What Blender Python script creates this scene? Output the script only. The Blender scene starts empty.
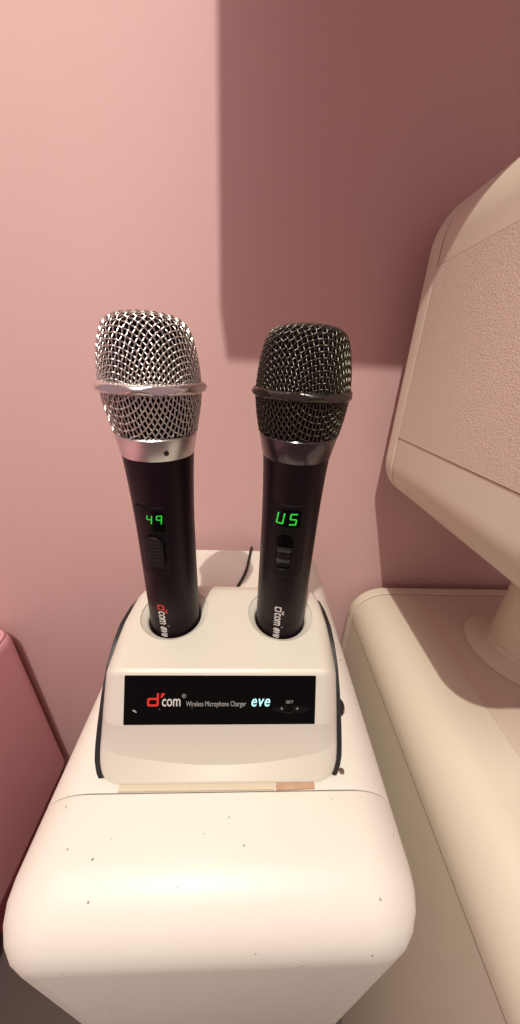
import bpy, bmesh, math, random
from math import sin, cos, pi, radians, sqrt, atan2, hypot
from mathutils import Vector, Matrix

random.seed(4)
SC = bpy.context.scene
COL = SC.collection

# ------------------------------------------------------------------ camera
# console top is z = 0, y runs away from the viewer towards the pink wall
cam_data = bpy.data.cameras.new('camera')
cam = bpy.data.objects.new('camera', cam_data)
COL.objects.link(cam)
RX = ((0.9986, -0.0295, -0.0441), (-0.0279, 0.4154, -0.9092), (0.0452, 0.9092, 0.4140))
m3 = Matrix(RX)
cam.matrix_world = Matrix.Translation((0, 0, 0.263)) @ m3.to_quaternion().to_matrix().to_4x4()
cam_data.sensor_fit = 'VERTICAL'
cam_data.sensor_height = 24.0
cam_data.lens = 24.0 * 293.3 / 1024.0
cam_data.shift_x = 0.0
cam_data.shift_y = -(512.0 - 491.0) / 1024.0
cam_data.clip_start = 0.005
SC.camera = cam

# ------------------------------------------------------------------ world, lights, exposure
SC.view_settings.view_transform = 'Standard'
SC.view_settings.look = 'None'
SC.view_settings.gamma = 1.0
SC.view_settings.use_curve_mapping = False
SC.view_settings.exposure = 0.0
W = bpy.data.worlds.new('room_air')
SC.world = W
W.use_nodes = True
bg = W.node_tree.nodes['Background']
bg.inputs['Color'].default_value = (1.0, 0.64, 0.66, 1)
bg.inputs['Strength'].default_value = 0.36

def area(name, loc, target, size, power, color):
    d = bpy.data.lights.new(name, 'AREA')
    d.shape = 'DISK'
    d.size = size
    d.energy = power
    d.color = color
    o = bpy.data.objects.new(name, d)
    COL.objects.link(o)
    o.location = loc
    o.rotation_euler = (Vector(target) - Vector(loc)).to_track_quat('-Z', 'Y').to_euler()
    return o

KEY = (-0.20, -0.53, 1.45)
area('ceiling_downlight', KEY, (0.0, -0.15, 0.0), 0.022, 18.2, (1.0, 0.935, 0.82))
area('ceiling_panel_light', (-0.15, -0.38, 1.60), (-0.1, -0.10, 0.0), 0.45, 9.5, (1.0, 0.935, 0.86))

# ------------------------------------------------------------------ helpers
def link_mesh(name, bm, mat, parent=None, smooth=None):
    me = bpy.data.meshes.new(name)
    bm.normal_update()
    bm.to_mesh(me)
    bm.free()
    me.materials.append(mat)
    o = bpy.data.objects.new(name, me)
    COL.objects.link(o)
    if parent:
        o.parent = parent
    if smooth is not None:
        for p in me.polygons:
            p.use_smooth = True
        if smooth < 180:
            me.set_sharp_from_angle(angle=radians(smooth))
    return o

def empty(name, loc, rz=0.0):
    o = bpy.data.objects.new(name, None)
    o.empty_display_size = 0.02
    COL.objects.link(o)
    o.location = loc
    o.rotation_euler = (0, 0, rz)
    return o

def tag(o, label, cat, group=None):
    o['label'] = label
    o['category'] = cat
    if group:
        o['group'] = group
    return o

def structure(o):
    o['kind'] = 'structure'
    return o

def box(bm, lo, hi):
    vs = [bm.verts.new((x, y, z)) for x in (lo[0], hi[0]) for y in (lo[1], hi[1]) for z in (lo[2], hi[2])]
    for f in ((0, 1, 3, 2), (4, 6, 7, 5), (0, 4, 5, 1), (2, 3, 7, 6), (0, 2, 6, 4), (1, 5, 7, 3)):
        bm.faces.new([vs[i] for i in f])
    bmesh.ops.recalc_face_normals(bm, faces=bm.faces)

def loft(bm, rings, close_ends=True, closed=True):
    """rings: lists of points of equal length, bridged one after another"""
    vr = [[bm.verts.new(p) for p in r] for r in rings]
    n = len(vr[0])
    for a, b in zip(vr, vr[1:]):
        for i in range(n if closed else n - 1):
            j = (i + 1) % n
            try:
                bm.faces.new((a[i], a[j], b[j], b[i]))
            except ValueError:
                pass
    if close_ends and closed:
        bm.faces.new(list(reversed(vr[0])))
        bm.faces.new(vr[-1])
    bmesh.ops.recalc_face_normals(bm, faces=bm.faces)
    return vr

def lathe(bm, prof, seg=64, close=True):
    """prof: (r, z) list, about the z axis"""
    rings = []
    for r, z in prof:
        if r <= 1e-7:
            rings.append([bm.verts.new((0, 0, z))])
        else:
            rings.append([bm.verts.new((r * cos(2 * pi * k / seg), r * sin(2 * pi * k / seg), z)) for k in range(seg)])
    for a, b in zip(rings, rings[1:]):
        for k in range(seg):
            j = (k + 1) % seg
            if len(a) == 1 and len(b) == 1:
                continue
            if len(a) == 1:
                bm.faces.new((a[0], b[k], b[j]))
            elif len(b) == 1:
                bm.faces.new((a[k], a[j], b[0]))
            else:
                bm.faces.new((a[k], a[j], b[j], b[k]))
    if close:
        if len(rings[0]) > 1:
            bm.faces.new(list(reversed(rings[0])))
        if len(rings[-1]) > 1:
            bm.faces.new(rings[-1])
    bmesh.ops.recalc_face_normals(bm, faces=bm.faces)

def tube(bm, pts, rad, sides=8, caps=True):
    pts = [Vector(p) for p in pts]
    n = len(pts)
    t = [(pts[min(i + 1, n - 1)] - pts[max(i - 1, 0)]).normalized() for i in range(n)]
    up = Vector((0, 0, 1))
    if abs(t[0].dot(up)) > 0.9:
        up = Vector((1, 0, 0))
    nrm = (up - t[0] * up.dot(t[0])).normalized()
    rings = []
    for i in range(n):
        nrm = (nrm - t[i] * nrm.dot(t[i])).normalized()
        b = t[i].cross(nrm)
        rings.append([bm.verts.new(pts[i] + (nrm * cos(2 * pi * k / sides) + b * sin(2 * pi * k / sides)) * rad) for k in range(sides)])
    for a, b in zip(rings, rings[1:]):
        for k in range(sides):
            j = (k + 1) % sides
            bm.faces.new((a[k], a[j], b[j], b[k]))
    if caps:
        bm.faces.new(list(reversed(rings[0])))
        bm.faces.new(rings[-1])

def rrect(x0, x1, z0, z1, r, seg=8):
    """rounded rectangle outline; r = one radius or (bl, br, tr, tl)"""
    if not isinstance(r, (tuple, list)):
        r = (r, r, r, r)
    out = []
    for (cx, cz, a0, rr) in ((x0 + r[0], z0 + r[0], pi, r[0]), (x1 - r[1], z0 + r[1], 1.5 * pi, r[1]),
                             (x1 - r[2], z1 - r[2], 0, r[2]), (x0 + r[3], z1 - r[3], 0.5 * pi, r[3])):
        for k in range(seg + 1):
            a = a0 + 0.5 * pi * k / seg
            out.append((cx + rr * cos(a), cz + rr * sin(a)))
    return out

def dense(ol, d=0.0006):
    """closed outline with extra points so that no edge is longer than d"""
    out = []
    for a, b in zip(ol, ol[1:] + ol[:1]):
        n = max(1, int(hypot(b[0] - a[0], b[1] - a[1]) / d + 0.5))
        out += [(a[0] + (b[0] - a[0]) * k / n, a[1] + (b[1] - a[1]) * k / n) for k in range(n)]
    return out + out[:1]

def interp(prof, z):
    """prof: (z, r) ascending in z"""
    if z <= prof[0][0]:
        return prof[0][1]
    for (z0, r0), (z1, r1) in zip(prof, prof[1:]):
        if z <= z1:
            return r0 + (r1 - r0) * (z - z0) / (z1 - z0)
    return prof[-1][1]

def smooth_curve(pts, n=8):
    """Catmull-Rom through 2-D or 3-D points"""
    P = [Vector(p) for p in pts]
    out = []
    for i in range(len(P) - 1):
        p0, p1, p2, p3 = P[max(i - 1, 0)], P[i], P[i + 1], P[min(i + 2, len(P) - 1)]
        for k in range(n):
            t = k / n
            out.append(0.5 * ((2 * p1) + (p2 - p0) * t + (2 * p0 - 5 * p1 + 4 * p2 - p3) * t * t + (3 * p1 - p0 - 3 * p2 + p3) * t ** 3))
    out.append(P[-1])
    return out

def text_bm(body, size, align='LEFT', shear=0.0, bold=0.0, spacing=1.0, depth=0.0):
    cu = bpy.data.curves.new('lettering_curve', 'FONT')
    cu.body = body
    cu.size = size
    cu.align_x = align
    cu.shear = shear
    cu.offset = bold
    cu.space_character = spacing
    cu.extrude = depth
    cu.resolution_u = 4
    o = bpy.data.objects.new('lettering_temp', cu)
    COL.objects.link(o)
    dg = bpy.context.evaluated_depsgraph_get()
    me = bpy.data.meshes.new_from_object(o.evaluated_get(dg))
    bm = bmesh.new()
    bm.from_mesh(me)
    bpy.data.objects.remove(o)
    bpy.data.curves.remove(cu)
    bpy.data.meshes.remove(me)
    return bm

def fit(bm, x0, x1, y0, y1):
    """scale a flat lettering mesh into a box"""
    xs = [v.co.x for v in bm.verts]
    ys = [v.co.y for v in bm.verts]
    sx = (x1 - x0) / (max(xs) - min(xs))
    sy = (y1 - y0) / (max(ys) - min(ys))
    mx, my = min(xs), min(ys)
    for v in bm.verts:
        v.co.x = x0 + (v.co.x - mx) * sx
        v.co.y = y0 + (v.co.y - my) * sy

# ------------------------------------------------------------------ materials
def mat(name, color, rough=0.5, metal=0.0, spec=0.5, coat=0.0, bump=None, mottle=None, emit=None, speck=None):
    """bump = (scale, strength, distance); mottle = (scale, other colour, amount); speck = (scale, threshold, colour)"""
    m = bpy.data.materials.new(name)
    m.use_nodes = True
    nt = m.node_tree
    b = nt.nodes['Principled BSDF']
    b.inputs['Base Color'].default_value = (*color, 1)
    b.inputs['Roughness'].default_value = rough
    b.inputs['Metallic'].default_value = metal
    b.inputs['Specular IOR Level'].default_value = spec
    b.inputs['Coat Weight'].default_value = coat
    b.inputs['Coat Roughness'].default_value = 0.08
    tc = nt.nodes.new('ShaderNodeTexCoord')
    src = None
    if mottle:
        n = nt.nodes.new('ShaderNodeTexNoise')
        n.inputs['Scale'].default_value = mottle[0]
        n.inputs['Detail'].default_value = 5
        nt.links.new(tc.outputs['Object'], n.inputs['Vector'])
        r = nt.nodes.new('ShaderNodeMapRange')
        r.inputs['From Min'].default_value = 0.35
        r.inputs['From Max'].default_value = 0.75
        r.inputs['To Max'].default_value = mottle[2]
        nt.links.new(n.outputs['Fac'], r.inputs['Value'])
        mx = nt.nodes.new('ShaderNodeMix')
        mx.data_type = 'RGBA'
        mx.inputs['A'].default_value = (*color, 1)
        mx.inputs['B'].default_value = (*mottle[1], 1)
        nt.links.new(r.outputs['Result'], mx.inputs['Factor'])
        src = mx.outputs['Result']
    if speck:
        n = nt.nodes.new('ShaderNodeTexNoise')
        n.inputs['Scale'].default_value = speck[0]
        n.inputs['Detail'].default_value = 1
        nt.links.new(tc.outputs['Object'], n.inputs['Vector'])
        r = nt.nodes.new('ShaderNodeMapRange')
        r.inputs['From Min'].default_value = speck[1]
        r.inputs['From Max'].default_value = speck[1] + 0.03
        r.inputs['To Max'].default_value = 0.8
        nt.links.new(n.outputs['Fac'], r.inputs['Value'])
        mx = nt.nodes.new('ShaderNodeMix')
        mx.data_type = 'RGBA'
        mx.inputs['A'].default_value = (*color, 1)
        mx.inputs['B'].default_value = (*speck[2], 1)
        if src:
            nt.links.new(src, mx.inputs['A'])
        nt.links.new(r.outputs['Result'], mx.inputs['Factor'])
        src = mx.outputs['Result']
    if src:
        nt.links.new(src, b.inputs['Base Color'])
    if bump:
        n = nt.nodes.new('ShaderNodeTexNoise')
        n.inputs['Scale'].default_value = bump[0]
        n.inputs['Detail'].default_value = 3
        nt.links.new(tc.outputs['Object'], n.inputs['Vector'])
        bp = nt.nodes.new('ShaderNodeBump')
        bp.inputs['Strength'].default_value = bump[1]
        bp.inputs['Distance'].default_value = bump[2]
        nt.links.new(n.outputs['Fac'], bp.inputs['Height'])
        nt.links.new(bp.outputs['Normal'], b.inputs['Normal'])
    if emit:
        b.inputs['Emission Color'].default_value = (*emit[0], 1)
        b.inputs['Emission Strength'].default_value = emit[1]
    return m

M_WALL = mat('pink_wall_paint', (0.68, 0.445, 0.43), 0.75, spec=0.25, bump=(60, 0.12, 0.002), mottle=(6, (0.67, 0.44, 0.41), 0.7))
M_FLOOR = mat('dark_floor', (0.09, 0.06, 0.055), 0.6)
M_CREAM = mat('cream_console_plastic', (0.78, 0.75, 0.67), 0.42, bump=(300, 0.08, 0.0006), mottle=(14, (0.77, 0.71, 0.62), 0.5), speck=(260, 0.765, (0.16, 0.12, 0.09)))
M_CREAM2 = mat('cream_moulding_plastic', (0.76, 0.69, 0.555), 0.45, bump=(300, 0.06, 0.0006))
M_LEATHER = mat('cream_grained_panel', (0.72, 0.60, 0.50), 0.6, bump=(900, 0.55, 0.0008), mottle=(8, (0.72, 0.59, 0.49), 0.6))
M_PINK = mat('pink_leatherette', (0.80, 0.43, 0.465), 0.42, bump=(200, 0.1, 0.001))
M_PIPE = mat('dark_pink_piping', (0.40, 0.10, 0.12), 0.5)
M_SHELL = mat('cream_charger_plastic', (0.67, 0.635, 0.545), 0.38, bump=(500, 0.12, 0.0004))
M_BLACK = mat('black_rubber_gasket', (0.012, 0.011, 0.012), 0.5)
M_HANDLE = mat('black_handle_paint', (0.010, 0.0045, 0.007), 0.34, spec=0.16)
M_HANDLE2 = mat('black_satin_handle_paint', (0.010, 0.005, 0.0065), 0.34, spec=0.18)
M_PLATE = mat('black_control_plate', (0.006, 0.004, 0.005), 0.42, spec=0.18)
M_GLOSS = mat('black_gloss_window', (0.002, 0.002, 0.002), 0.14, spec=0.15)
M_SWITCH = mat('charcoal_switch_rubber', (0.013, 0.009, 0.010), 0.5, spec=0.2)
M_SEAM = mat('brown_seam_shadow_gap', (0.20, 0.12, 0.08), 0.8)
M_SILVER = mat('brushed_silver_metal', (0.72, 0.70, 0.69), 0.36, metal=1.0)
M_CHROME = mat('bright_chrome', (0.82, 0.80, 0.79), 0.28, metal=1.0)
M_RECESS = mat('dull_grey_metal', (0.34, 0.32, 0.31), 0.35, metal=1.0)
M_WIRE = mat('silver_wire', (0.80, 0.77, 0.72), 0.30, metal=1.0)
M_WIRE_D = mat('gunmetal_wire', (0.13, 0.125, 0.10), 0.34, metal=1.0)
M_DARKMET = mat('dark_gunmetal', (0.10, 0.095, 0.085), 0.28, metal=1.0)
M_COLLAR_D = mat('dark_plum_gloss_paint', (0.035, 0.022, 0.028), 0.25, coat=0.4)
M_FOAM = mat('black_foam', (0.010, 0.009, 0.009), 0.95, spec=0.1)
M_GREEN = mat('green_led_segment', (0.0, 0.05, 0.0), 0.4, emit=((0.04, 0.9, 0.06), 0.72))
M_CYAN = mat('cyan_white_led', (0.05, 0.1, 0.1), 0.4, emit=((0.50, 0.98, 0.95), 1.25))
M_RED = mat('red_print', (0.62, 0.03, 0.02), 0.4)
M_WHITE = mat('pale_print', (0.62, 0.60, 0.58), 0.45)
M_GREY = mat('grey_print', (0.36, 0.35, 0.34), 0.5)
M_PANEL = mat('black_glossy_panel', (0.002, 0.002, 0.002), 0.16, spec=0.10, speck=(420, 0.80, (0.3, 0.28, 0.25)))
M_SHINE = mat('painted_shine_on_black', (0.006, 0.006, 0.006), 0.3, spec=0.12)  # colour of the shine painted on the display strip
M_KNOB = mat('black_knob_plastic', (0.008, 0.007, 0.007), 0.2, spec=0.4)
M_CORD = mat('black_cord_rubber', (0.012, 0.010, 0.010), 0.4)
M_TAPE = mat('cream_foam_strip', (0.66, 0.58, 0.44), 0.8, bump=(900, 0.5, 0.0006))
M_CARD = mat('tan_cardboard', (0.50, 0.31, 0.20), 0.8, mottle=(160, (0.60, 0.42, 0.28), 0.8))
M_STEEL = mat('tarnished_steel', (0.30, 0.24, 0.18), 0.4, metal=0.9)

# ------------------------------------------------------------------ the setting
WALL_Y = 0.385
FLOOR = -0.72
bm = bmesh.new(); box(bm, (-2.6, WALL_Y, FLOOR), (2.6, WALL_Y + 0.1, 1.75))
structure(link_mesh('wall_back', bm, M_WALL))
bm = bmesh.new(); box(bm, (-2.6, -2.4, FLOOR - 0.05), (2.6, WALL_Y + 0.1, FLOOR))
structure(link_mesh('floor', bm, M_FLOOR))
# unseen panel, added above the frame to shade the upper right of the wall
bm = bmesh.new(); box(bm, (-0.082, 0.10, 0.629), (1.6, 0.13, 1.75))
structure(link_mesh('added_shade_panel', bm, M_WALL))

# ------------------------------------------------------------------ moulded console modules
def fillet_sections(outline_fn, y0, y1, r0, r1, seg=8):
    """sections of a block along y; outline_fn(inset) -> list of (x, z); r0 / r1 edge radius at each end"""
    rings = []
    for k in range(seg + 1):
        a = 0.5 * pi * k / seg
        ins = r0 * (1 - sin(a)); y = y0 + r0 * (1 - cos(a))
        rings.append([(x, y, z) for x, z in outline_fn(ins)])
    for k in range(seg + 1):
        a = 0.5 * pi * k / seg
        ins = r1 * (1 - cos(a)); y = y1 - r1 * (1 - sin(a))
        rings.append([(x, y, z) for x, z in outline_fn(ins)])
    return rings

def block(name, x0, x1, z0, z1, rad, y0, y1, r0, r1, material, parent, origin=(0, 0, 0), seg=10):
    bl, br, tr, tl = rad
    def fn(i):
        return rrect(x0 + i, x1 - i, z0 + i, z1 - i, (max(bl - i, .001), max(br - i, .001), max(tr - i, .002), max(tl - i, .002)), seg)
    bm = bmesh.new()
    rg = fillet_sections(fn, y0, y1, r0, r1, 6)
    rg = [[(p[0] - origin[0], p[1] - origin[1], p[2] - origin[2]) for p in r] for r in rg]
    loft(bm, rg)
    return link_mesh(name, bm, material, parent, 40)

# console under the charger
O = (-0.0105, 0.2, FLOOR)
con = tag(empty('console', O), 'white moulded console with rounded edges carrying the microphone charger', 'console')
RAD = (0.004, 0.004, 0.036, 0.036)
block('body', -0.132, 0.111, FLOOR, 0, RAD, 0.0950, 0.3545, 0.0006, 0.0006, M_CREAM, con, O)
block('front_cap', -0.132, 0.111, FLOOR, 0, RAD, 0.036, 0.0945, 0.030, 0.0006, M_CREAM, con, O)
block('back_cap', -0.132, 0.111, FLOOR, 0, RAD, 0.3550, 0.3640, 0.0006, 0.004, M_CREAM, con, O)
block('seam_core', -0.1305, 0.1095, FLOOR + .001, -0.0012, RAD, 0.09, 0.360, 0.001, 0.001, M_BLACK, con, O)
# a tarnished screw in the top, beside the charger
bm = bmesh.new()
lathe(bm, [(0, 0.0012), (0.0009, 0.0011), (0.0011, 0.0004), (0.0019, 0.0003), (0.0021, -0.0006)], 20)
for v in bm.verts: v.co += Vector((0.0725 - O[0], 0.1045 - O[1], 0.0 - O[2]))
sc_ = link_mesh('screw', bm, M_STEEL, con, 40); sc_['label'] = 'tarnished brown screw head'

# lower console at the right
O2 = (0.33, 0.2, FLOOR)
ZR = -0.073
con2 = tag(empty('console', O2), 'lower cream console at the right, grained top under the pedestal foot', 'console')
RAD2 = (0.004, 0.004, 0.050, 0.050)
block('body', 0.180, 0.540, FLOOR, ZR, RAD2, 0.000, 0.3525, 0.0006, 0.0008, M_CREAM2, con2, O2, 14)
block('back_cap', 0.180, 0.540, FLOOR, ZR, RAD2, 0.3537, 0.3700, 0.0008, 0.004, M_CREAM2, con2, O2, 14)
block('front_cap', 0.180, 0.540, FLOOR, ZR, RAD2, -0.06, -0.0008, 0.030, 0.0008, M_CREAM2, con2, O2, 14)
block('seam_core', 0.1808, 0.5392, FLOOR + .001, ZR - 0.0008, RAD2, -0.02, 0.366, 0.001, 0.001, M_SEAM, con2, O2, 14)
block('top_panel', 0.2675, 0.4525, ZR - 0.004, ZR + 0.0007, (.001, .001, .0005, .0005), 0.02, 0.3515, 0.0004, 0.0004, M_LEATHER, con2, O2)
block('panel_seam', 0.2667, 0.4533, ZR - 0.004, ZR + 0.0002, (.001, .001, .0001, .0001), 0.0192, 0.3523, 0.0001, 0.0001, M_SEAM, con2, O2)
bm = bmesh.new()
tube(bm, [(0.1803 - O2[0], y - O2[1], -0.1260 - O2[2]) for y in (-0.03, 0.1, 0.2, 0.352)], 0.0006, 6)
link_mesh('side_seam', bm, M_SEAM, con2)

# pedestal head: a big rounded case on a pole
O3 = (0.36, 0.255, ZR + 0.0008)
ped = tag(empty('pedestal_case', O3), 'big cream rounded case with grained side panel on a round pole', 'pedestal case')
HX0, HX1, HZ0, HZ1 = 0.168, 0.47, 0.117, 0.414
RAD3 = (0.048, 0.048, 0.048, 0.048)
def tilt(o):
    """the case leans back a little on its pole"""
    c = Vector((0, 0.2 - O3[1], 0.26 - O3[2]))
    m = Matrix.Translation(c) @ Matrix.Rotation(radians(-2.0), 4, 'X') @ Matrix.Translation(-c)
    o.data.transform(m)
    return o
tilt(block('case', HX0, HX1, HZ0, HZ1, RAD3, 0.090, 0.3220, 0.022, 0.0008, M_CREAM2, ped, O3, 14))
tilt(block('rear_cap', HX0 - .0002, HX1 + .0002, HZ0 - .0002, HZ1 + .0002, RAD3, 0.3236, 0.3480, 0.0008, 0.010, M_CREAM2, ped, O3, 14))
tilt(block('seam_core', HX0 + .0008, HX1 - .0008, HZ0 + .0008, HZ1 - .0008, RAD3, 0.29, 0.3320, 0.001, 0.001, M_SEAM, ped, O3, 14))
def side_plate(name, x_out, grow, material):
    bm = bmesh.new()
    rg = []
    for ins, x in ((0.0, HX0 + 0.002), (0.0, x_out + 0.0004), (0.0004, x_out)):
        i = ins - grow
        rg.append([(x - O3[0], yy - O3[1], zz - O3[2]) for yy, zz in ((0.105 + i, 0.1925 + i), (0.3218 - ins, 0.1925 + i), (0.3218 - ins, 0.3505 - i), (0.105 + i, 0.3505 - i))])
    loft(bm, rg)
    return tilt(link_mesh(name, bm, material, ped, 30))
side_plate('side_panel', HX0 - 0.0007, 0.0, M_LEATHER)
side_plate('panel_seam', HX0 - 0.0002, 0.0008, M_SEAM)
bm = bmesh.new()
lathe(bm, [(0.034, 0.004), (0.0335, 0.012), (0.034, 0.06), (0.0355, 0.13), (0.038, 0.212)], 56)
link_mesh('pole', bm, M_CREAM2, ped, 40)
bm = bmesh.new()
lathe(bm, [(0.058, 0), (0.059, 0.001), (0.0585, 0.0035), (0.055, 0.006), (0.044, 0.008), (0.036, 0.011), (0.0345, 0.015)], 64)
link_mesh('flange', bm, M_CREAM2, ped, 40)

# pink bench at the left
O4 = (-0.72, 0.1, FLOOR)
ben = tag(empty('padded_bench', O4), 'dark pink leatherette padded bench at the left edge against the wall', 'bench')
def pad(name, x0, x1, y0, y1, z0, z1, r, material):
    bm = bmesh.new()
    rg = []
    for k in range(9):
        a = 0.5 * pi * k / 8
        i = r * (1 - sin(a)); z = z0 + r * (1 - cos(a))
        rg.append([(x - O4[0], y - O4[1], z - O4[2]) for x, y in rrect(x0 + i, x1 - i, y0 + i, y1 - i, max(r - i, .002), 8)])
    for k in range(9):
        a = 0.5 * pi * k / 8
        i = r * (1 - cos(a)); z = z1 - r * (1 - sin(a))
        rg.append([(x - O4[0], y - O4[1], z - O4[2]) for x, y in rrect(x0 + i, x1 - i, y0 + i, y1 - i, max(r - i, .002), 8)])
    loft(bm, rg)
    return link_mesh(name, bm, material, ben, 50)
pad('cushion', -1.05, -0.398, -0.5, 0.378, -0.62, -0.180, 0.022, M_PINK)
pad('plinth', -1.03, -0.425, -0.48, 0.375, FLOOR, -0.615, 0.006, M_PIPE)
bm = bmesh.new()
ol = rrect(-1.05 + .006, -0.398 - .006, -0.5 + .006, 0.378 - .006, .018, 8)
pts = [(x - O4[0], y - O4[1], -0.1815 - 0.0045 - O4[2]) for x, y in ol]
tube(bm, pts + [pts[0]], 0.0022, 8)
link_mesh('piping', bm, M_PINK, ben, 60)

# ------------------------------------------------------------------ microphone charger
CX = -0.0128
HW = 0.0805
OC = (CX, 0.15, 0.0)
chg = tag(empty('microphone_charger', (CX, 0.15, 0.003)), 'cream two-slot microphone charging dock with black display strip on white console', 'charger')
OC = (CX, 0.15, 0.003)

GASKET = [(0.1035, 0.0060), (0.1062, 0.0105), (0.112, 0.0220), (0.1194, 0.0327), (0.131, 0.0470), (0.1425, 0.0575), (0.1555, 0.0640),
          (0.169, 0.0668), (0.186, 0.0640), (0.203, 0.0570), (0.213, 0.0450), (0.2175, 0.0250), (0.218, 0.0050), (0.160, 0.0035), (0.1042, 0.0040)]
GC = (0.152, 0.034)
def gasket_at(ang):
    """point of the smooth side outline in the direction ang from its middle"""
    dx, dy = cos(ang), sin(ang)
    n = len(GASKET)
    for i in range(n):
        a, b = GASKET[i], GASKET[(i + 1) % n]
        ax, ay, ex, ey = a[0] - GC[0], a[1] - GC[1], b[0] - a[0], b[1] - a[1]
        den = dx * ey - dy * ex
        if abs(den) < 1e-12: continue
        t = (ax * ey - ay * ex) / den
        q = (ax * dy - ay * dx) / den
        if t > 0 and -1e-6 <= q <= 1 + 1e-6:
            return (GC[0] + dx * t, GC[1] + dy * t)
    return GC

def charger_profile(u):
    """closed (y, z) outline at u = |x|/half-width; the toe in front is lower in the middle"""
    tz = 0.0098 + 0.0162 * u * u
    ty = 0.1047 + 0.0020 * u * u
    P = [(0.0985, 0.003), (0.0975, 0.0042), (0.0979, 0.0055), (ty, tz), (0.1110, 0.0412), (0.1114, 0.0436), (0.1247, 0.0730), (0.1258, 0.0745), (0.1278, 0.0754), (0.160, 0.0750), (0.192, 0.0748), (0.201, 0.0742), (0.208, 0.0712),
         (0.213, 0.064), (0.217, 0.04), (0.219, 0.008), (0.217, 0.003)]
    N = [1, 1, 4, 6, 1, 8, 2, 2, 8, 8, 3, 3, 3, 6, 6, 1, 8]
    out = []
    for i, p in enumerate(P):
        q = P[(i + 1) % len(P)]
        for k in range(N[i]):
            t = k / N[i]
            out.append((p[0] + (q[0] - p[0]) * t, p[1] + (q[1] - p[1]) * t))
    return out

def corner_round(x, z):
    """lower corners curl in towards the middle"""
    h = 0.016
    if z < h:
        t = min(1.0, (h - z) / h)
        return x - math.copysign(0.010 * (1 - sqrt(max(0.0, 1 - t * t))), x) * min(1.0, max(0.0, (abs(x) - HW + 0.03) / 0.03))
    return x

def charger_section(x, w, scale=1.0):
    """w = 0: crisp middle section; w = 1: the smooth side outline"""
    out = []
    for y, z in charger_profile(min(1.0, abs(x) / HW)):
        g = gasket_at(atan2(z - GC[1], y - GC[0]))
        y2, z2 = y + (g[0] - y) * w, z + (g[1] - z) * w
        y2, z2 = GC[0] + (y2 - GC[0]) * scale, max(GC[1] + (z2 - GC[1]) * scale, 0.0031)
        out.append((corner_round(x, z2) - 0.0, y2 - OC[1], z2 - OC[2]))
    return out

bm = bmesh.new()
xs = []
RS = 0.017
for k in range(13):
    a = 0.5 * pi * k / 12
    xs.append((-HW + RS * (1 - cos(a)) * 0.85, 1 - sin(a)))
mid = [-HW + RS * 0.85 + (2 * (HW - RS * 0.85)) * i / 28 for i in range(1, 28)]
full = xs + [(x, 0.0) for x in mid] + [(-x, s) for x, s in reversed(xs)]
loft(bm, [charger_section(x, s) for x, s in full])
shell = link_mesh('front_shell', bm, M_SHELL, chg, 35)
MICS = ((-0.0545, 0.175), (0.0297, 0.175))
cut = bmesh.new()
for mx, my in MICS:
    c = bmesh.new()
    lathe(c, [(0.0200, 0.020), (0.0203, 0.0698), (0.0214, 0.0712), (0.0258, 0.0738), (0.0262, 0.0770), (0.0262, 0.10)], 72)
    for v in c.verts: v.co += Vector((mx - OC[0], my - OC[1], -OC[2]))
    tmp = bpy.data.meshes.new('slot_cut'); c.to_mesh(tmp); c.free()
    cut.from_mesh(tmp); bpy.data.meshes.remove(tmp)
cme = bpy.data.meshes.new('slot_cutter'); cut.to_mesh(cme); cut.free()
cob = bpy.data.objects.new('slot_cutter', cme); COL.objects.link(cob); cob.location = OC
mod = shell.modifiers.new('slots', 'BOOLEAN'); mod.object = cob; mod.operation = 'DIFFERENCE'; mod.solver = 'EXACT'
bpy.context.view_layer.update()
dg = bpy.context.evaluated_depsgraph_get()
newme = bpy.data.meshes.new_from_object(shell.evaluated_get(dg))
shell.modifiers.clear(); shell.data = newme
bpy.data.objects.remove(cob); bpy.data.meshes.remove(cme)
for p in newme.polygons: p.use_smooth = True
newme.set_sharp_from_angle(angle=radians(10.5))

# black gasket plates where front shell and sides meet
for s in (-1, 1):
    bm = bmesh.new()
    rg = []
    for x, sh in ((HW - 0.0030, 1.03), (HW + 0.0008, 1.06), (HW + 0.0027, 1.06), (HW + 0.0033, 1.03)):
        rg.append(charger_section(s * x, 1.0, sh))
    loft(bm, rg)
    link_mesh('seam_gasket', bm, M_BLACK, chg, 40)
    bm = bmesh.new()
    rg = []
    for x, sh in ((HW + 0.001, 0.93), (HW + 0.0036, 0.93), (HW + 0.0042, 0.80)):
        rg.append(charger_section(s * x, 1.0, sh))
    loft(bm, rg)
    link_mesh('side_cover', bm, M_SHELL, chg, 40)
# side knob on the right flank
bm = bmesh.new()
lathe(bm, [(0.0056, 0), (0.0056, 0.003), (0.0040, 0.0048), (0.0020, 0.0056), (0, 0.0057)], 28)
bmesh.ops.rotate(bm, verts=bm.verts, matrix=Matrix.Rotation(radians(90), 3, 'Y'))
for v in bm.verts: v.co += Vector((CX + HW + 0.0022 - OC[0], 0.128 - OC[1], 0.033 - OC[2]))
link_mesh('side_knob', bm, M_KNOB, chg, 40)

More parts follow.
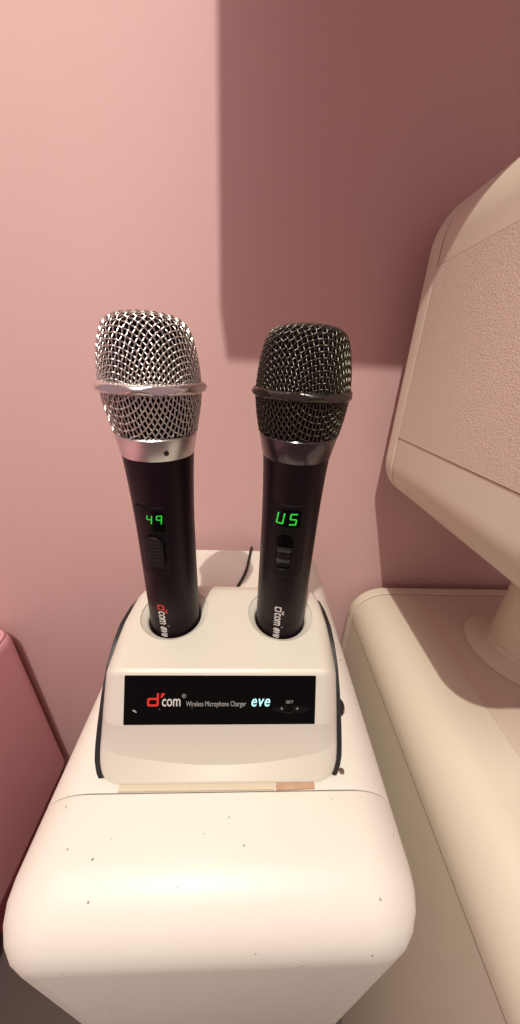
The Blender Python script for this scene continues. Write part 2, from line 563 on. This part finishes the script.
# front display strip: frame origin N on the panel plane, u along x, v up the slope
PN = Vector((0, 0.1114, 0.0436)); PC = Vector((0, 0.1247, 0.0730))
PS = (PC - PN).normalized(); PNorm = Vector((1, 0, 0)).cross(PS)
PV0 = -0.0024
def on_panel(u, v, h=0.0):
    p = PN + PS * (v + PV0) + PNorm * h
    return Vector((u - OC[0], p.y - OC[1], p.z - OC[2]))
def panel_obj(name, bm, h, material, parent):
    for v in bm.verts:
        v.co = on_panel(v.co.x, v.co.y, h + v.co.z)
    return link_mesh(name, bm, material, parent)
bm = bmesh.new()
prm = rrect(-0.0750, 0.0492, 0.0030, 0.0348, 0.0005, 3)
loft(bm, [[(x, y, -0.001) for x, y in prm], [(x, y, 0.0004) for x, y in prm]])
strip = panel_obj('display_strip', bm, 0, M_PANEL, chg)
H0 = 0.00055
def dletter(bm, x0, x1, y0, xh, yt, t):
    """square-shouldered d with a slanted apostrophe"""
    o = rrect(x0, x1, y0, xh, 0.0012 * (x1 - x0) / 0.0062, 4)
    i = rrect(x0 + t, x1 - t, y0 + t, xh - t, 0.0006 * (x1 - x0) / 0.0062, 4)
    vo = [bm.verts.new((x, y, 0)) for x, y in o]; vi = [bm.verts.new((x, y, 0)) for x, y in i]
    for k in range(len(o)):
        j = (k + 1) % len(o)
        bm.faces.new((vo[k], vo[j], vi[j], vi[k]))
    bm.faces.new([bm.verts.new(p) for p in ((x1 - t, y0 + t, 0.00004), (x1, y0 + t, 0.00004), (x1, yt, 0.00004), (x1 - t, yt, 0.00004))])
    w = x1 - x0
    bm.faces.new([bm.verts.new(p) for p in ((x1 + w * .12, xh - t * .2, 0), (x1 + w * .34, xh + t * .4, 0), (x1 + w * .52, yt, 0), (x1 + w * .20, yt, 0))])
bm = bmesh.new()
dletter(bm, -0.0603, -0.0528, 0.0150, 0.0206, 0.0236, 0.0014)
panel_obj('logo_initial', bm, H0, M_RED, strip)['label'] = 'red letter d with slanted mark'
bm = text_bm('com', 0.01, bold=0.0001); fit(bm, -0.0508, -0.0390, 0.0150, 0.0200)
panel_obj('logo_lettering', bm, H0, M_WHITE, strip)
bm = bmesh.new()
ro = [(0.0013 * cos(2 * pi * k / 24), 0.0013 * sin(2 * pi * k / 24)) for k in range(24)]
vo = [bm.verts.new((-0.0368 + x, 0.0218 + y, 0)) for x, y in ro]; vi = [bm.verts.new((-0.0368 + x * .78, 0.0218 + y * .78, 0)) for x, y in ro]
for k in range(24):
    j = (k + 1) % 24; bm.faces.new((vo[k], vo[j], vi[j], vi[k]))
tb = text_bm('R', 0.002); fit(tb, -0.0373, -0.0363, 0.0211, 0.0225)
tm = bpy.data.meshes.new('t'); tb.to_mesh(tm); tb.free(); bm.from_mesh(tm); bpy.data.meshes.remove(tm)
panel_obj('registered_mark', bm, H0, M_GREY, strip)
bm = text_bm('Wireless Microphone Charger', 0.004, bold=0.0); fit(bm, -0.0354, 0.0036, 0.0140, 0.0184)
panel_obj('caption_lettering', bm, H0, M_GREY, strip)
bm = text_bm('eve', 0.008, shear=0.22, bold=0.00008, spacing=1.12); fit(bm, 0.0070, 0.0192, 0.0148, 0.0200)
panel_obj('led_lettering', bm, H0, M_CYAN, strip)['label'] = 'glowing pale cyan letters'
bm = text_bm('SET', 0.003); fit(bm, 0.0297, 0.0346, 0.0168, 0.0187)
panel_obj('button_lettering', bm, H0, M_GREY, strip)
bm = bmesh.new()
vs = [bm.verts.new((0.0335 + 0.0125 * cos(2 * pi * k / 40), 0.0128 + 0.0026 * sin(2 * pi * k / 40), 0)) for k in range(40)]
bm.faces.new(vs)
panel_obj('painted_shine', bm, 0.00045, M_SHINE, strip)  # faint shine around the button, painted as a flat ellipse
bm = bmesh.new()
lathe(bm, [(0.0024, 0), (0.0024, 0.0003), (0.0019, 0.0005), (0.0018, 0.0002), (0, 0.0002)], 28, close=False)
for v in bm.verts: v.co += Vector((0.0320, 0.0129, 0))
panel_obj('set_button', bm, 0.00046, M_GLOSS, strip)
bm = bmesh.new()
for x in (0.0270, 0.0372):
    for (a, b) in ((0.0010, 0.00016), (0.00016, 0.0010)):
        bm.faces.new([bm.verts.new((x + sx * a, 0.0135 + sy * b, 0.0)) for sx, sy in ((-1, -1), (1, -1), (1, 1), (-1, 1))])
panel_obj('button_marks', bm, H0 + 0.0001, M_GREY, strip)
bm = bmesh.new()   # small dried splash on the strip
for cx, cy, rr in ((-0.0682, 0.0122, 0.0009), (-0.0672, 0.0114, 0.0006), (-0.0690, 0.0126, 0.0005)):
    bm.faces.new([bm.verts.new((cx + rr * cos(2 * pi * k / 12), cy + rr * 0.7 * sin(2 * pi * k / 12), 0)) for k in range(12)])
panel_obj('splash_mark', bm, H0, M_GREY, strip)
# four rubber feet
for fx, fy in ((-0.055, 0.125), (0.055, 0.125), (-0.055, 0.20), (0.055, 0.20)):
    bm = bmesh.new(); lathe(bm, [(0.006, -0.003), (0.006, 0.0028)], 20)
    for v in bm.verts: v.co += Vector((fx, fy - OC[1], 0.0))
    link_mesh('foot', bm, M_BLACK, chg)

# strip and cardboard scrap stuck under the front edge of the charger
bm = bmesh.new(); box(bm, (-0.066, 0, 0), (0.0365, 0.018, 0.0018))
o = link_mesh('foam_strip', bm, M_TAPE); o.location = (-0.0125, 0.0950, 0)
tag(o, 'thin cream foam strip under front edge of the charger', 'foam strip')
bm = bmesh.new()
prm = [(0.0, 0.0), (0.0262, 0.0006), (0.0258, 0.018), (0.0008, 0.018)]
loft(bm, [[(x, y, 0) for x, y in prm], [(x, y, 0.0017) for x, y in prm]])
o = link_mesh('cardboard_scrap', bm, M_CARD); o.location = (0.0252, 0.0947, 0)
tag(o, 'tan cardboard scrap under the right front corner of the charger', 'cardboard')

# power cord behind the charger
bm = bmesh.new()
tube(bm, smooth_curve([(-0.020, 0.2205, 0.014), (-0.019, 0.245, 0.006), (-0.0105, 0.276  , 0.0023), (-0.001, 0.303  , 0.0023), (0.0035, 0.322  , 0.0023), (0.0065, 0.345  , 0.0023), (0.0085, 0.3600, 0.0030), (0.0098, 0.3685, 0.0008), (0.010, 0.3722, -0.008), (0.010, 0.3725, -0.05), (0.009, 0.3735, -0.3)], 8), 0.0019, 10)
cord = link_mesh('power_cord', bm, M_CORD, None, 60)
tag(cord, 'thin black power cord running from behind charger over console back edge', 'cord')

# ------------------------------------------------------------------ microphones
def wire_grille(prof, r_in, r_out, pitch, wire, turn, amp, s0=0.0):
    """woven wire cloth drawn over a surface of revolution. prof: dense (r, z) from the inner (sheet centre) end out.
    The flat sheet between radii r_in and r_out is stretched along the meridian."""
    acc = [0.0]
    for (a, b), (c, d) in zip(prof, prof[1:]):
        acc.append(acc[-1] + hypot(c - a, d - b))
    total = acc[-1]
    def surf(s):
        s = min(max(s, 0.0), total)
        lo, hi = 0, len(acc) - 1
        while hi - lo > 1:
            m = (lo + hi) // 2
            if acc[m] <= s: lo = m
            else: hi = m
        t = (s - acc[lo]) / max(acc[hi] - acc[lo], 1e-9)
        (a, b), (c, d) = prof[lo], prof[hi]
        L = max(hypot(c - a, d - b), 1e-9)
        return a + (c - a) * t, b + (d - b) * t, -(d - b) / L, (c - a) / L   # r, z, normal r, normal z
    bm = bmesh.new()
    n = int(r_out / pitch)
    step = pitch / 5.0
    for fam in (0, 1):
        for i in range(-n, n + 1):
            u = (i + 0.5) * pitch
            if abs(u) >= r_out:
                continue
            half = sqrt(r_out * r_out - u * u)
            runs = []
            cur = []
            k = int(2 * half / step)
            for q in range(k + 1):
                v = -half + 2 * half * q / max(k, 1)
                rr = hypot(u, v)
                if rr < r_in:
                    if len(cur) > 2: runs.append(cur)
                    cur = []
                    continue
                s = total * (rr - r_in) / (r_out - r_in)
                R, z, nr, nz = surf(s)
                a, b = (u, v) if fam == 0 else (v, u)
                th = atan2(b, a) + turn
                w = amp * cos(pi * (v / pitch - 0.5)) * (1 if (i + fam) % 2 else -1)
                R2 = R + nr * w
                cur.append(((R2) * cos(th), (R2) * sin(th), z + nz * w))
            if len(cur) > 2: runs.append(cur)
            for c in runs:
                tube(bm, c, wire, 5, caps=False)
    return bm

def seg_digits(chars, w, h, t, gap, shear):
    """seven-segment figures, centred; returns list of quads (x, y)"""
    SEG = {'4': 'fgbc', '9': 'afgbc', 'U': 'fedcb', '5': 'afgcd'}
    quads = []
    total = len(chars) * w + (len(chars) - 1) * gap
    for n, ch in enumerate(chars):
        x0 = -total / 2 + n * (w + gap)
        e = t * 0.55
        S = {'a': (x0 + e, x0 + w - e, h - t, h), 'd': (x0 + e, x0 + w - e, 0, t), 'g': (x0 + e, x0 + w - e, h / 2 - t / 2, h / 2 + t / 2),
             'f': (x0, x0 + t, h / 2 + e * .4, h - e * .6), 'b': (x0 + w - t, x0 + w, h / 2 + e * .4, h - e * .6),
             'e': (x0, x0 + t, e * .6, h / 2 - e * .4), 'c': (x0 + w - t, x0 + w, e * .6, h / 2 - e * .4)}
        for k in SEG[ch]:
            a, b, c, d = S[k]
            q = [(a, c), (b, c), (b, d), (a, d)]
            quads.append([(x + (y - h / 2) * shear, y - h / 2) for x, y in q])
    return quads

def make_mic(x, y, face, label, p):
    zb = 0.024
    root = tag(empty('wireless_microphone', (x, y, zb), radians(face)), label, 'microphone', None)
    HP = p['handle']                                       # (z, r)
    def hr(z): return interp(HP, z)
    def put(name, bm, m, parent, smooth=None):
        for v in bm.verts: v.co.z -= zb
        return link_mesh(name, bm, m, parent, smooth)
    # handle (smoothed outline)
    bm = bmesh.new()
    pr = [(0, zb), (hr(zb) - 0.0015, zb), (hr(zb), zb + 0.0015)] + [(hr(z), z) for z in [zb + 0.004 + k * 0.004 for k in range(60)] if z < p['collar'][0] - 0.0005] + [(hr(p['collar'][0]) , p['collar'][0] - 0.0002), (0, p['collar'][0])]
    lathe(bm, pr, 72)
    handle = put('handle', bm, p['m_handle'], root, 40)
    # collar
    (c0, c1, cr0, cr1) = p['collar']
    bm = bmesh.new()
    lathe(bm, [(cr0 - 0.003, c0 - 0.001), (cr0 - 0.0004, c0), (cr0, c0 + 0.0005), (cr1, c1 - 0.0008), (cr1 - 0.0006, c1), (cr1 - 0.004, c1 + 0.0006)], 80, close=True)
    collar = put('collar', bm, p['m_collar'], root, 30)
    if p.get('collar_label'): collar['label'] = p['collar_label']
    if p.get('screw'):
        a, z = p['screw']
        bm = bmesh.new()
        lathe(bm, [(0.0, 0.0001), (0.0006, 0.0002), (0.0009, 0.0006), (0.0013, 0.0006), (0.0015, -0.0004)], 20)
        R = interp([(c0, cr0), (c1, cr1)], z)
        mtx = Matrix.Rotation(radians(a), 3, 'Z') @ Matrix.Rotation(radians(90), 3, 'X')
        bmesh.ops.rotate(bm, verts=bm.verts, matrix=mtx)
        d = Vector((sin(radians(a)), -cos(radians(a)), 0))
        for v in bm.verts: v.co += d * R + Vector((0, 0, z))
        put('set_screw', bm, M_BLACK, collar, 40)
    # foam lining inside the grille
    up, lo = p['upper'], p['lower']
    bm = bmesh.new()
    inset = 0.0016
    pr = [(max(r - inset, 0), z - (inset if r < 0.02 else 0)) for r, z in up] + [(r - inset, z) for r, z in lo]
    pr[0] = (0, pr[0][1])
    lathe(bm, pr, 56)
    put('foam_lining', bm, M_FOAM, root, 60)
    t = radians(p['weave'])
    g = put('upper_grille', wire_grille(up, 0.0, p['sheet'], p['pitch'], p['wire'], t, p['amp']), p['m_wire'], root, 180)
    lor = list(reversed(lo))
    g2 = put('lower_grille', wire_grille(lor, p['low_sheet'][0], p['low_sheet'][1], p['pitch'], p['wire'], t, p['amp'] ), p['m_wire'], root, 180)
    # ring with eight flat thumb lenses
    zr, rr, hh = p['ring']
    bm = bmesh.new()
    seg = 160
    prof = [(-1.0, -0.30), (-0.98, -0.10), (-0.80, 0.36), (-0.45, 0.80), (0.0, 1.0), (0.45, 0.80), (0.80, 0.36), (0.98, -0.10), (1.0, -0.30)]
    prof = [tuple(v) for v in smooth_curve(prof, 3)]
    rings = []
    bump = 0.0042
    nf = p['facets']
    for s, o in prof:
        row = []
        for k in range(seg):
            a = 2 * pi * k / seg
            R = rr - bump + bump * o
            d = (a - radians(p['facet_turn'])) % (2 * pi / nf) - pi / nf
            flat = (rr - p['facet_depth']) * cos(pi / nf * 0.62) / cos(d) if abs(d) < pi / nf * 0.86 else 9
            row.append((min(R, flat) * cos(a), min(R, flat) * sin(a), zr + s * hh))
        rings.append(row)
    inner = [[((rr - 0.0075) * cos(2 * pi * k / seg), (rr - 0.0075) * sin(2 * pi * k / seg), zr + s * hh * 0.9) for k in range(seg)] for s in (1, -1)]
    rings = rings + inner
    vr = [[bm.verts.new(q) for q in r] for r in rings]
    for a, b in zip(vr, vr[1:] + vr[:1]):
        for k in range(seg):
            j = (k + 1) % seg
            bm.faces.new((a[k], a[j], b[j], b[k]))
    bmesh.ops.recalc_face_normals(bm, faces=bm.faces)
    put('grille_ring', bm, p['m_ring'], root, 30)

    # things wrapped on the handle; flat (s, z) with s the arc length from the front line
    def wrap(bm, off):
        for v in bm.verts:
            s, z, h = v.co.x, v.co.y, v.co.z
            R = hr(z)
            a = s / R
            v.co = Vector(((R + off + h) * sin(a), -(R + off + h) * cos(a), z))
    def patch(outline, off, th, bev=0.0):
        outline = dense(outline)[:-1]
        bm = bmesh.new()
        cx = sum(q[0] for q in outline) / len(outline); cz = sum(q[1] for q in outline) / len(outline)
        rg = [[(q[0], q[1], -0.0004) for q in outline], [(q[0], q[1], th - bev) for q in outline]]
        for f in (1.0 - bev * 60 if bev else 0.985, 0.8, 0.6, 0.4, 0.2, 0.04):
            rg.append([(cx + (q[0] - cx) * f, cz + (q[1] - cz) * f, th) for q in outline])
        loft(bm, rg)
        wrap(bm, off)
        return bm
    cp = p['plate']
    plate = put('control_plate', patch(rrect(cp[0], cp[1], cp[2], cp[3], cp[4], 8), 0, 0.0005, 0.0003), M_PLATE, root, 30)
    # raised bright edge line of the plate
    bm = bmesh.new()
    ol = rrect(cp[0], cp[1], cp[2], cp[3], cp[4], 8)
    tube(bm, [(q[0], q[1], 0.0004) for q in dense(ol)], 0.00016, 5)
    wrap(bm, 0)
    put('plate_edge', bm, p['m_edge'], plate, 60)
    w = p['window']
    win = put('display_window', patch(rrect(w[0], w[1], w[2], w[3], 0.0007, 4), 0.0005, 0.00025), M_GLOSS, root, 30)
    bm = bmesh.new()
    tube(bm, [(w[0] + (w[1] - w[0]) * (0.3 + 0.7 * k / 10), w[2] - 0.0004, 0.0006) for k in range(11)], 0.00025, 6)
    wrap(bm, 0); put('window_lip', bm, M_SWITCH, win, 60)
    bm = bmesh.new()
    cx, cz = p['digits_at']
    for q in seg_digits(p['digits'], *p['digit_size']):
        bm.faces.new([bm.verts.new((cx + a, cz + b, 0)) for a, b in q])
    wrap(bm, 0.00095)
    put('display_digits', bm, M_GREEN, win)['label'] = 'glowing green figures'
    s = p['switch']
    if p['switch_kind'] == 'oval':
        ol = rrect(s[0], s[1], s[2], s[3], (s[1] - s[0]) * 0.49, 8)
        sw = put('power_switch', patch(ol, 0.0004, 0.0016, 0.0008), M_SWITCH, root, 30)
        bm = bmesh.new(); tube(bm, [(q[0], q[1], 0.0006) for q in dense(ol)], 0.0011, 6); wrap(bm, 0)
        put('switch_surround', bm, M_GLOSS, sw, 60)
        bm = bmesh.new()
        for iz in range(7):
            for ix in range(4):
                px = s[0] + (s[1] - s[0]) * (0.26 + 0.16 * ix); pz = s[2] + (s[3] - s[2]) * (0.16 + 0.11 * iz)
                d = bmesh.new(); lathe(d, [(0.0007, -0.0002), (0.00055, 0.0003), (0, 0.00045)], 8)
                for v in d.verts: v.co += Vector((px, pz, 0))
                tm = bpy.data.meshes.new('t'); d.to_mesh(tm); d.free(); bm.from_mesh(tm); bpy.data.meshes.remove(tm)
        wrap(bm, 0.0020)
        put('grip_dots', bm, M_SWITCH, sw, 60)
    else:
        ol = rrect(s[0], s[1], s[2], s[3], (s[1] - s[0]) * 0.42, 8)
        slot = put('power_switch', patch(ol, 0.0004, 0.0005), M_GLOSS, root, 30)
        bm = bmesh.new(); tube(bm, [(q[0], q[1], 0.0008) for q in dense(ol)], 0.00045, 6); wrap(bm, 0)
        put('switch_surround', bm, M_PLATE, slot, 60)
        # rocker slider: two humps with a hollow between
        bm = bmesh.new()
        rows = []
        a0, a1 = s[0] + 0.0011, s[1] - 0.0011
        z0, z1 = s[2] + (s[3] - s[2]) * 0.10, s[2] + (s[3] - s[2]) * 0.66
        N = 18
        for i in range(N + 1):
            f = i / N
            h = 0.0006 + 0.0022 * (max(0, 1 - abs(f - 0.92) / 0.16)) + 0.0012 * max(0, 1 - abs(f - 0.42) / 0.25) * 0.5
            rows.append([(a0 + (a1 - a0) * j / 6, z0 + (z1 - z0) * f, h) for j in range(7)])
        vr = [[bm.verts.new(q) for q in r] for r in rows]
        for a, b in zip(vr, vr[1:]):
            for j in range(6): bm.faces.new((a[j], a[j + 1], b[j + 1], b[j]))
        wrap(bm, 0.0004)
        put('switch_slider', bm, M_KNOB, slot, 60)
    # printed lettering down the handle: top of letters to the right
    L = p['logo']
    def down(bm, s_base, z_top):
        for v in bm.verts:
            lx, ly = v.co.x, v.co.y
            v.co = Vector((s_base + ly, z_top - lx, 0.0))
        wrap(bm, 0.00015)
    bm = bmesh.new(); dletter(bm, 0, L['xh'] * 1.0, 0, L['xh'], L['xh'] * 1.42, L['xh'] * 0.2)
    down(bm, L['s'], L['z']); put('logo_initial', bm, L['m_d'], handle)
    bm = text_bm('com', 0.01, bold=0.0002); fit(bm, 0, L['xh'] * 2.55, 0, L['xh'])
    down(bm, L['s'], L['z'] - L['xh'] * 1.22); put('logo_lettering', bm, L['m_t'], handle)
    bm = text_bm('eve', 0.01, bold=0.0003, shear=0.2); fit(bm, 0, L['xh'] * 2.1, 0, L['xh'])
    down(bm, L['s'] + 0.0002, L['z'] - L['xh'] * 4.25); put('series_lettering', bm, L['m_t'], handle)
    bm = text_bm('®', 0.003); fit(bm, 0, L['xh'] * .36, 0, L['xh'] * .36)
    down(bm, L['s'] + L['xh'] * 1.15, L['z'] - L['xh'] * 3.85); put('registered_mark', bm, M_GREY, handle)
    return root

def arc_prof(pts, n=10):
    return [(max(v.x, 0.0), v.y) for v in smooth_curve([(a, b) for a, b in pts], n)]

silver = dict(
    handle=[(0.02, 0.0188), (0.08, 0.0188), (0.126, 0.0188), (0.160, 0.0190), (0.175, 0.0194), (0.191, 0.0200), (0.2080, 0.0210)],
    collar=(0.2080, 0.2210, 0.0213, 0.0233), m_collar=M_SILVER, collar_label='brushed silver collar', screw=(33, 0.2130), m_handle=M_HANDLE,
    upper=arc_prof([(0, 0.2812), (0.009, 0.2807), (0.0160, 0.2790), (0.0205, 0.2755), (0.0230, 0.2700), (0.0247, 0.2630), (0.0258, 0.2555), (0.0264, 0.2480)]),
    lower=arc_prof([(0.0264, 0.2445), (0.0259, 0.2380), (0.0248, 0.2310), (0.0231, 0.2215)], 8),
    weave=160, sheet=0.040, low_sheet=(0.022, 0.036), pitch=0.0023, wire=0.00043, amp=0.00034, m_wire=M_WIRE,
    ring=(0.2462, 0.0303, 0.0034), facets=8, facet_turn=8, facet_depth=0.0006, m_ring=M_CHROME,
    plate=(-0.0125, 0.0085, 0.1300, 0.1795, 0.002), m_edge=M_PLATE, window=(-0.0068, 0.0068, 0.1625, 0.1770),
    digits='49', digits_at=(0.0012, 0.1712), digit_size=(0.0034, 0.0062, 0.00065, 0.0022, 0.12),
    switch=(-0.0070, 0.0048, 0.1350, 0.1590), switch_kind='oval',
    logo=dict(s=-0.0046, z=0.1012, xh=0.0050, m_d=M_RED, m_t=M_WHITE))
make_mic(-0.0545, 0.175, -6, 'microphone with silver mesh head and silver collar in the left charging slot', silver)

dark = dict(
    handle=[(0.02, 0.0190), (0.09, 0.0191), (0.137, 0.0190), (0.165, 0.0191), (0.1775, 0.0193), (0.190, 0.0196), (0.2030, 0.0201), (0.2090, 0.0205)],
    collar=(0.2090, 0.2230, 0.0208, 0.0233), m_collar=M_COLLAR_D, collar_label='glossy dark plum collar', screw=None, m_handle=M_HANDLE2,
    upper=arc_prof([(0, 0.2793), (0.009, 0.2790), (0.0160, 0.2776), (0.0200, 0.2748), (0.0223, 0.2700), (0.0240, 0.2630), (0.0252, 0.2555), (0.0260, 0.2475)]),
    lower=arc_prof([(0.0260, 0.2440), (0.0255, 0.2380), (0.0247, 0.2320), (0.0232, 0.2235)], 8),
    weave=-62, sheet=0.040, low_sheet=(0.022, 0.036), pitch=0.0023, wire=0.00043, amp=0.00034, m_wire=M_WIRE_D,
    ring=(0.2460, 0.0289, 0.0034), facets=8, facet_turn=20, facet_depth=0.0005, m_ring=M_DARKMET,
    plate=(-0.0125, 0.0130, 0.1290, 0.1830, 0.006), m_edge=M_SWITCH, window=(-0.0082, 0.0082, 0.1675, 0.1800),
    digits='U5', digits_at=(0.0, 0.1738), digit_size=(0.0047, 0.0082, 0.0009, 0.0030, 0.12),
    switch=(-0.0055, 0.0055, 0.1350, 0.1630), switch_kind='slot',
    logo=dict(s=-0.0026, z=0.1008, xh=0.0049, m_d=M_WHITE, m_t=M_WHITE))
make_mic(0.0297, 0.175, -14, 'microphone with dark gunmetal mesh head in the right charging slot', dark)
